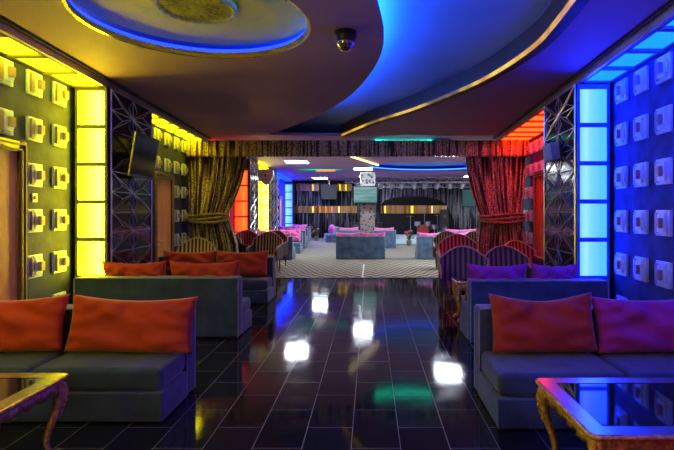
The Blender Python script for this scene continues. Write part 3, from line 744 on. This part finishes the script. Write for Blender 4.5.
fsofa(2.45, 15.6, 1.85, PI, 'blue panelled sofa with its back to us at the right of the far hall')
fcush(1.98, 15.9, 0, 'pink satin cushion at the aisle end of the right far sofa', True, .84)
fcush(2.88, 15.9, 0, 'pink satin cushion at the far end of the right far sofa', True, .84)
fsofa(3.6, 18.6, 1.9, PI, 'pale blue sofa behind the striped chairs at the far right')
fcush(3.55, 18.9, 0, 'wide pink satin cushion beside the dark drape in the far hall', True, 1.25)

# ---------------------------------------------------------------- striped armchairs
def make_chair(mat, pipe=cream_m):
    e = empty('striped_armchair', (0, 0, 0)); w = .39
    n = 16; vs = []; fs = []; pts = []
    for i in range(n + 1):
        u = 2 * i / n - 1; zt = .80 + .20 * max(0, math.cos(u * PI / 2)) ** 0.95
        yb = .26 - .14 * u * u
        lean = 0.08
        pts.append((u * w, yb, zt))
        for (z, o) in ((.36, 0), (zt, lean), (zt, lean + .07), (.36, .07)):
            vs.append((u * w, yb + o, z))
    for i in range(n):
        a = i * 4; c = a + 4
        for j in range(4): fs.append((a + j, c + j, c + (j + 1) % 4, a + (j + 1) % 4))
    fs += [(0, 1, 2, 3), (n * 4 + 3, n * 4 + 2, n * 4 + 1, n * 4)]
    MB().add(vs, fs).build('backrest', mat, e)
    pp = MB(); pp.tube([(-w, .12, .36)] + [(p[0], p[1] + .075 * (1 if 1 else 0), p[2] + .008) for p in pts] + [(w, .12, .36)], .014, 6); pp.build('piping', pipe, e, smooth=True)
    MB().box(-.335, .335, -.30, .24, .30, .45).build('seat', mat, e, bevel=.03, seg=3)
    for s in (-1, 1):
        a = MB(); prof = [(.22, .32), (.22, .72), (.10, .68), (-.15, .655), (-.30, .62), (-.32, .55), (-.31, .32)]
        M = Matrix.Translation((s * .375, 0, 0)) @ Matrix(((0, 0, 1, 0), (1, 0, 0, 0), (0, 1, 0, 0), (0, 0, 0, 1)))
        a.prism(prof, -.035, .035, M); a.build('armrest', leather_m, e, bevel=.02)
        t_ = MB(); t_.tube([(s * .375, y, z + .006) for y, z in prof[1:6]], .012, 6); t_.build('arm_piping', pipe, e, smooth=True)
        for y in (-.27, .22):
            MB().tube([(s * .31, y, .32), (s * .315, y, .2), (s * .30, y + (.01 if y < 0 else .03), .0)], [.026, .022, .014], 8).build('leg', wood_m, e, smooth=True)
    return e
PR = {}
def chair(x, y, rz, mat, label, group=None, sc=1.0):
    if mat.name not in PR: PR[mat.name] = make_chair(mat); o = PR[mat.name]
    else: o = copy_tree(PR[mat.name])
    z = 0.005 if y > 11.0 else 0
    o.location = (x, y, z); o.rotation_euler = (0, 0, rz); o.scale = (sc, sc, sc)
    tag(o, label, 'armchair', group); return o
chair(-2.72, 12.45, -.10, stripe_gold, 'yellow and black striped armchair at the carpet edge by the third left sofa', sc=1.02)
chair(-3.70, 10.1, .12, stripe_gold, 'yellow striped armchair in front of the gold sequin drape')
chair(-3.62, 12.7, .9, stripe_gold, 'yellow striped armchair partly hidden, directly below the tied gold drape')
chair(-3.66, 14.1, .2, stripe_red, 'red lit striped armchair in front of the orange red panel column')  # red lamp light is put into this chair's stripe colour
chair(-2.80, 13.7, -.3, stripe_red, 'dark red lit striped armchair next to the first far left sofa')  # stripe colour again holds the red light
chair(1.50, 7.62, -.12, stripe_dark, 'dark striped armchair nearest the aisle on the right')
chair(2.25, 7.72, .06, stripe_dark, 'pink lit striped armchair behind the violet lit cushion', sc=1.0)
chair(1.86, 10.05, -.10, stripe_red, 'rust red striped armchair behind the dark aisle armchair', sc=1.08)
chair(2.98, 9.2, .35, stripe_red, 'dark red armchair below the red door beside the dark drape')
chair(2.15, 13.3, -.1, stripe_gold, 'pale gold striped armchair on the carpet, left one of the two at the right')
chair(2.98, 13.3, .1, stripe_gold, 'pale gold striped armchair on the carpet next to the dark drape')

# ---------------------------------------------------------------- carved coffee tables
def coffee_table(cx, cy, w, d, h, rz, label, frame_mat=mirror_m, sc=1.0, light=True):
    e = empty('coffee_table', (cx, cy, 0), rz); hw, hd = w / 2, d / 2; fw = .085
    def rrect(hx, hy, r, n=5):
        out = []
        for sx, sy, a0 in ((1, 1, 0), (-1, 1, PI / 2), (-1, -1, PI), (1, -1, 3 * PI / 2)):
            for i in range(n + 1):
                a = a0 + PI / 2 * i / n; out.append((sx * (hx - r) + r * math.cos(a), sy * (hy - r) + r * math.sin(a)))
        return out
    MB().box(-hw + fw, hw - fw, -hd + fw, hd - fw, h - .022, h - .003).build('glass_top', table_m, e)
    fr = MB(); o_ = rrect(hw, hd, .035); n = len(o_)
    inn = [(max(-hw + fw, min(hw - fw, x * 1.0)), max(-hd + fw, min(hd - fw, y))) for x, y in o_]
    vs = [(x, y, h - .03) for x, y in o_] + [(x, y, h) for x, y in o_] + [(x, y, h) for x, y in inn] + [(x, y, h - .03) for x, y in inn]
    fs = []
    for i in range(n):
        j = (i + 1) % n
        for q in range(4): fs.append((q * n + i, q * n + j, ((q + 1) % 4) * n + j, ((q + 1) % 4) * n + i))
    fr.add(vs, fs); fr.build('mirrored_border', frame_mat, e)
    MB().tube([(x * 1.0, y * 1.0, h - .014) for x, y in rrect(hw + .006, hd + .006, .04)], .013, 8, True).build('rim', gold_m, e, smooth=True)
    ap = MB()
    for (L, fx) in ((hw, lambda t, dp: (t, -hd + .035 + dp)), (hw, lambda t, dp: (t, hd - .035 - dp)), (hd, lambda t, dp: (-hw + .035 + dp, t)), (hd, lambda t, dp: (hw - .035 - dp, t))):
        n = 60; vs = []; fs = []
        for i in range(n + 1):
            t_ = -L + .04 + (2 * L - .08) * i / n; u = abs(t_) / L
            zb = h - .075 - .035 * abs(math.sin(u * PI * 3)) - .04 * u ** 4 - .012 * abs(math.sin(u * 40))
            th = .016 + .008 * math.sin(u * 60)
            for dp, z in ((-th, h - .03), (-th, zb + .015), (0, zb), (.02, zb), (.02, h - .03)):
                x, y = fx(t_, dp); vs.append((x, y, z))
        for i in range(n):
            for q in range(5): fs.append((i * 5 + q, (i + 1) * 5 + q, (i + 1) * 5 + (q + 1) % 5, i * 5 + (q + 1) % 5))
        fs += [tuple(range(5)), tuple(range(n * 5 + 4, n * 5 - 1, -1))]
        ap.add(vs, fs)
    ap.build('carved_apron', gold_m, e, smooth=True)
    for sx in (-1, 1):
        for sy in (-1, 1):
            lg = MB(); q = [(.0, .0, h - .03, .045), (.012, .012, h - .08, .042), (.022, .022, h - .13, .036), (.012, .012, h * .60, .028), (-.015, -.015, h * .42, .022), (-.028, -.028, h * .27, .018), (-.012, -.012, h * .13, .017), (.018, .018, .05, .022), (.035, .035, .024, .024)]
            sm = catmull([(a, b_, c, r) for a, b_, c, r in q], 5)
            cxl, cyl = sx * (hw - .055), sy * (hd - .055)
            lg.tube([(cxl + sx * p[0], cyl + sy * p[1], p[2]) for p in sm], [p[3] for p in sm], 10)
            l_ = lg.build('leg', gold_m, e, smooth=True)
            lv = MB()
            for m_ in range(7):
                p = sm[4 + m_ * 2]; 
                lv.lathe([(0.001, .022), (.012, .012), (.016, 0), (.010, -.015), (.001, -.024)], 8, Matrix.Translation((cxl + sx * (p[0] + p[3] * .7), cyl + sy * (p[1] + p[3] * .7), p[2])))
            lv.build('carved_leaf', gold_m, l_, smooth=True)
    tag(e, label, 'coffee table'); return e
coffee_table(-2.62, 2.72, 1.34, .76, .55, 0, 'carved gold table with yellow reflecting border at the bottom left')
coffee_table(1.045 + .67, 2.63, 1.34, .76, .55, 0, 'carved gold table with blue mirrored top at the bottom right')
coffee_table(1.75, 6.95, 1.05, .40, .60, 0, 'carved gold table half hidden between the blue lit sofa and dark armchair')
# armchair whose arm shows at the lower right corner
chair(1.86, 1.62, PI + .1, stripe_red, 'pinkish red armchair arm tip at the bottom right corner', sc=.92)

# ---------------------------------------------------------------- far hall fittings
def ceiling_light(x, y, label, w=.72, d=.72):
    e = empty('ceiling_light', (x, y, ZC))
    MB().box(-w / 2 - .03, w / 2 + .03, -d / 2 - .03, d / 2 + .03, -.025, -.001).build('frame', white_m, e)
    MB().box(-w / 2, w / 2, -d / 2, d / 2, -.034, -.0255).build('diffuser', lamp_white, e)
    tag(e, label, 'ceiling light', 'white ceiling lights of the far hall')
for (px, Y, lb) in ((297, 16.7, 'white rectangular ceiling light above the far left sofas'), (363, 19.5, 'white rectangular ceiling light above the television'),
                    (320, 25.0, 'smallest white ceiling light near the stage wall'), (448, 14.5, 'white ceiling light hidden behind the valance on the right'),
                    (367, 23.6, 'white ceiling light behind the television pillar')):
    ceiling_light((px - CX) * Y / F, Y, lb)
# pillar with television
struct(MB().box(-.42, .22, 20.95, 21.35, 0, ZC).build('wall_pillar', 'damask'))
pt = empty('pillar_panel', (-.10, 20.94, 2.98)); MB().box(-.30, .30, -.02, .0, -.26, .26).build('lit_face', 'lit_damask', pt)
MB().box(-.32, .32, -.012, .0, -.29, .29).build('frame', silver_m, pt)
tag(pt, 'white lit pattern panel at the top of the pillar above the television', 'panel')
tv2 = empty('television', (-.20, 20.68, 2.28))
MB().box(-.53, .53, -.03, .03, -.37, .37).build('casing', plastic_m, tv2, bevel=.01)
MB().box(-.49, .49, -.034, -.03, -.33, .33).build('screen', screen_m, tv2)
MB().box(-.08, .08, .031, .255, -.08, .08).build('wall_bracket', silver_m, tv2)
tag(tv2, 'television showing a pale green picture, fixed to the front of the patterned pillar', 'television')
tv3 = empty('television', (4.28, 20.0, 2.12), -.5)
MB().box(-.45, .45, -.03, .03, -.38, .38).build('casing', plastic_m, tv3, bevel=.01)
MB().box(-.42, .42, -.034, -.03, -.34, .34).build('screen', emis('teal_screen', (.01, .07, .075), 1), tv3)
MB().tube([(.1, .03, 0.2), (.1, .1, .3), (.1, .1, TOP - 2.12)], .025, 8).build('ceiling_pole', silver_m, tv3)
tag(tv3, 'dark teal television beside the right sequin drape', 'television')
# stage wall: string curtains, bands, arch
def curtain_sheet(name, x0, x1, y, z0, z1, mat, label, folds=5.0, cat='curtain'):
    n = int((x1 - x0) * 30); vs = []; fs = []
    for j in range(2):
        z = z1 if j == 0 else z0
        for i in range(n + 1):
            x = x0 + (x1 - x0) * i / n; vs.append((x, y + .05 * math.sin(x * folds * 2 * PI / 1.0), z))
    for i in range(n): fs.append((i, i + 1, n + 2 + i, n + 1 + i))
    o = MB().add(vs, fs).build(name, mat, smooth=True); sd = o.modifiers.new('thick', 'SOLIDIFY'); sd.thickness = .01
    return tag(o, label, cat)
curtain_sheet('string_curtain', -4.2, -1.55, 27.6, .02, 3.2, string_m, 'dark string curtain on the stage wall at the left')
curtain_sheet('string_curtain', -1.5, 0.55, 27.6, .02, 3.2, string_m, 'dark string curtain on the stage wall behind the television pillar')
sc_m = curtain_mat('silver_strings', (0.05, 0.05, 0.06), (0.62, 0.62, 0.66), 9, 0.44)
curtain_sheet('string_curtain', 0.6, 6.3, 26.6, .02, 3.2, sc_m, 'silver grey string curtain hanging round the dark stage arch')
def band(x0, x1, y, z0, z1, label, glows):
    e = empty('mirror_band', ((x0 + x1) / 2, y, (z0 + z1) / 2)); w = (x1 - x0) / 2; h_ = (z1 - z0) / 2
    MB().box(-w, w, -.02, .02, -h_, h_).build('panel', 'bronze_band', e)
    for (gx, gw, gm) in glows: MB().box(gx - (x0 + x1) / 2 - gw, gx - (x0 + x1) / 2 + gw, -.03, -.021, -h_ + .02, h_ - .02).build('glowing_strip', gm, e)
    tag(e, label, 'wall panel'); return e
Yb = 27.51; kk = Yb / F
def bx(px): return (px - CX) * kk
def bz(py): return H + (CY - py) * kk
band(bx(295), bx(357), Yb, bz(213), bz(206), 'bronze mirrored band across the stage wall at the left', [(bx(313), .05, led_yellow), (bx(320), .03, led_orange), (bx(332), .04, led_orange), (bx(326), .03, led_orange), (bx(339), .03, led_warm)])
band(bx(296), bx(319), Yb, bz(191), bz(184), 'upper bronze band left of the hanging black box', [(bx(313), .04, led_yellow)])
band(bx(337), bx(352), Yb, bz(191), bz(184), 'upper bronze band right of the hanging black box', [(bx(340), .04, led_yellow), (bx(346), .04, led_yellow)])
Yb = 26.2; kk = Yb / F
band(bx(381), bx(447), Yb, bz(213.5), bz(205.5), 'gold band crossing the dark arch over the stage', [(bx(385), .05, led_yellow), (bx(412), .07, led_yellow), (bx(432), .02, led_warm)])
ar = MB(); pts = [(bx(379), .02), (bx(379), bz(206)), (bx(384), bz(201)), (bx(392), bz(198)), (bx(405), bz(196.5)), (bx(425), bz(196.5)), (bx(438), bz(199)), (bx(446), bz(204)), (bx(450), bz(211)), (bx(454), bz(220)), (bx(455), .02)]
ar.prism(pts, -.1, .1, Matrix.Translation((0, 26.35, 0)) @ Matrix.Rotation(PI / 2, 4, 'X'))
tag(ar.build('stage_arch', simple('black_cloth', (.006, .006, .007), .9)), 'black arched backdrop at the rear of the stage', 'backdrop')
hb = empty('hanging_box', (bx(328), 27.0, bz(191.5))); MB().box(-.46, .46, -.15, .15, -.42, .42).build('cabinet', plastic_m, hb, bevel=.02)
MB().box(-.42, .42, -.16, -.15, -.38, .38).build('grille', simple('dark_grille', (.03, .03, .035), .6, vs=50), hb)
MB().tube([(0, 0, .42), (0, 0, ZC - bz(191.5))], .02, 6).build('hanger', silver_m, hb)
tag(hb, 'large black box hanging before the stage wall at the left', 'loudspeaker')
# stage platform
sg = empty('stage', (2.6, 24.3, 0)); 
MB().box(-1.6, 2.6, -1.9, 1.8, 0.006, .30).build('platform', stage_m, sg, bevel=.02)
MB().box(-1.45, -.3, -1.93, -1.901, .05, .27).build('lit_riser', stage_glow, sg)
tag(sg, 'low pale stage platform with a lit front edge below the dark arch', 'stage')
# drum kit
dk = empty('drum_kit', (2.75, 24.9, .305))
MB().tube([(0, -.25, .28), (0, .2, .28)], .28, 20).build('bass_drum', simple('red_drum', (.35, .03, .03), .3), dk)
for x, y, z, r in ((-.3, -.1, .62, .15), (.25, -.1, .62, .15), (.6, .1, .45, .2)):
    MB().tube([(x, y, z - .12), (x, y, z + .10)], r, 16).build('drum', simple('steel_drum', (.5, .5, .55), .3, metal=.6), dk)
for x, y, z in ((-.65, 0, 1.0), (.75, 0, 1.05), (.1, .2, 1.15)):
    c = MB().lathe([(.001, .02), (.05, .012), (.22, 0), (.22, -.004), (.001, -.002)], 18, Matrix.Translation((x, y, z))).build('cymbal', brass_m, dk)
    MB().tube([(x, y, 0), (x, y, z)], .012, 6).build('cymbal_stand', silver_m, dk)
for x in (.6, -.3, .25):
    MB().tube([(x, .05, 0), (x, 0, .5)], .012, 6).build('drum_stand', silver_m, dk)
tag(dk, 'drum kit with brass cymbals on the stage below the gold band', 'drum kit')
def floor_speaker(x, y, z, w, h_, label):
    e = empty('loudspeaker', (x, y, z)); MB().box(-w / 2, w / 2, -.18, .18, 0.001, h_).build('cabinet', plastic_m, e, bevel=.02)
    for k_, r in ((.30, .36), (.75, .22)):
        MB().lathe([(r * w, 0), (r * w, .015), (r * w * .8, .01), (.001, .004)], 18, Matrix.Translation((0, -.18, h_ * k_)) @ Matrix.Rotation(PI / 2, 4, 'X')).build('cone', simple('cone_grey', (.06, .06, .065), .5), e)
    tag(e, label, 'loudspeaker')
floor_speaker(3.70, 24.0, .305, .42, 1.35, 'tall black loudspeaker on the stage right of the drum kit')
floor_speaker(.35, 24.0, .005, .5, 1.0, 'black loudspeaker on the floor just right of the television pillar')
floor_speaker(-.75, 25.6, .005, .7, .95, 'wide black loudspeaker on the floor left of the television pillar')
# flowers in a pot
def flowers(x, y, z, label, sd_):
    rnd = random.Random(sd_); e = empty('potted_flowers', (x, y, z)); e.scale = (.72, .72, .72)
    MB().lathe([(.13, .001), (.18, .32), (.2, .34), (.17, .34), (.001, .30)], 20).build('pot', pot_m, e, smooth=True)
    lf = MB(); fl = MB(); 
    for i in range(46):
        a = rnd.uniform(0, 2 * PI); r = rnd.uniform(.1, .42); zz = rnd.uniform(.45, 1.0)
        tip = Vector((r * math.cos(a), r * math.sin(a), zz)); base = Vector((0, 0, .3)); s_ = Vector((-math.sin(a), math.cos(a), 0)) * .05
        m_ = (base + tip) / 2 + Vector((0, 0, .08))
        lf.add([base, m_ + s_, tip, m_ - s_, m_ + Vector((0, 0, .01))], [(0, 1, 4), (1, 2, 4), (2, 3, 4), (3, 0, 4)])
        if i % 5 == 0:
            fl.lathe([(.001, .06), (.06, .03), (.08, -.02), (.03, -.05)], 8, Matrix.Translation(tip))
    lf.build('leaves', leaf_m, e); fl.build('blossoms', flower_m, e); tag(e, label, 'plant')
flowers(1.78, 21.9, .005, 'potted plant with red blossoms in front of the stage', 3)
flowers(-2.85, 25.5, .005, 'green plant at the end of the last far left sofa', 8)
# truss with stage lamps
tr = empty('lighting_truss', (1.9, 23.0, 0)); mb = MB(); x0, x1 = -3.1, 3.6
for (y, z) in ((-.15, 2.95), (.15, 2.95), (0, 3.18)): mb.tube([(x0, y, z), (x1, y, z)], .025, 6)
mb.build('rail', truss_m, tr); mb = MB(); n = 22
for i in range(n):
    a = x0 + (x1 - x0) * i / n; c = x0 + (x1 - x0) * (i + 1) / n; m_ = (a + c) / 2
    for (y, z) in ((-.15, 2.95), (.15, 2.95)): mb.tube([(a, y, z), (m_, 0, 3.18)], .013, 5); mb.tube([(m_, 0, 3.18), (c, y, z)], .013, 5)
    mb.tube([(a, -.15, 2.95), (a, .15, 2.95)], .013, 5)
mb.build('brace', truss_m, tr); MB().tube([(x0 + .3, 0, 3.18), (x0 + .3, 0, TOP)], .012, 6).build('hanger', truss_m, tr); MB().tube([(x1 - .3, 0, 3.18), (x1 - .3, 0, TOP)], .012, 6).build('hanger', truss_m, tr); tag(tr, 'silver lighting truss spanning above the stage', 'truss')
tr2 = copy_tree(tr); tr2.location = (2.3, 25.3, -.12); tag(tr2, 'second silver lighting truss deeper over the stage', 'truss')
def make_spot():
    e = empty('stage_lamp', (0, 0, 0)); R = Matrix.Rotation(math.radians(35), 4, 'X')
    MB().lathe([(.05, .14), (.09, .10), (.10, -.12), (.085, -.12), (.08, -.09), (.001, -.085)], 14, R).build('can', truss_m, e, smooth=True)
    MB().tube([(-.12, 0, 0), (-.12, 0, .185), (.12, 0, .185), (.12, 0, 0)], .01, 6).build('yoke', truss_m, e); return e
sp0 = make_spot()
pos = [-0.6, -.1, .5, 1.0, 1.5, 2.1, 2.6, 3.2, 3.8, 4.4, 4.9]
for i, x in enumerate(pos):
    o = sp0 if i == 0 else copy_tree(sp0); o.location = (x, 22.85, 2.76); o.rotation_euler = (0, 0, .5 * math.sin(i * 2.1))
    tag(o, 'silver can lamp, one of the row hanging from the truss over the stage', 'stage lamp', 'stage lamps on the truss')
bl = empty('spot_lamp', ((466 - CX) * 20 / F, 20, 3.02)); MB().lathe([(.001, .09), (.09, .06), (.10, 0)], 14).build('housing', truss_m, bl, smooth=True)
MB().lathe([(.001, -.03), (.07, -.02), (.09, 0)], 14).build('bulb', lamp_small, bl, smooth=True); MB().tube([(0, 0, .08), (0, 0, TOP - 3.02)], .012, 6).build('stem', truss_m, bl)
tag(bl, 'single bright white spot lamp beside the top of the dark drape', 'spotlight')
# shield-shaped white speaker high on the far left wall
ws = empty('wall_speaker', (xfl(15.6) + .42, 15.6, 2.72), 0); ws.scale = (1.18, 1.18, 1.18)
sh = [(-.20, .16), (-.08, .20), (.0, .17), (.08, .20), (.20, .16), (.21, .0), (.12, -.18), (.0, -.27), (-.12, -.18), (-.21, .0)]
MB().prism(sh, -.08, .08, Matrix.Rotation(PI / 2, 4, 'X')).build('shell', white_m, ws, bevel=.03, seg=3)
MB().lathe([(.001, 0), (.03, .004), (.03, .02)], 12, Matrix.Translation((0, -.08, 0)) @ Matrix.Rotation(PI / 2, 4, 'X')).build('cone', plastic_m, ws)
MB().tube([(-.42, 0.1, 0.05), (-.1, .04, 0.05)], .02, 6).build('bracket', silver_m, ws)
tag(ws, 'white shield shaped speaker high between the red and yellow columns', 'speaker')
# carpet joint
tag(MB().box(-.20, -.16, 11.45, 14.2, .0045, .012).build('floor_strip', white_m), 'thin white strip running along the carpet towards the middle sofa', 'floor strip')
struct(MB().box(-5, 5.8, 11.37, 11.43, 0.0, .010).build('trim_carpet_edge', plastic_m))
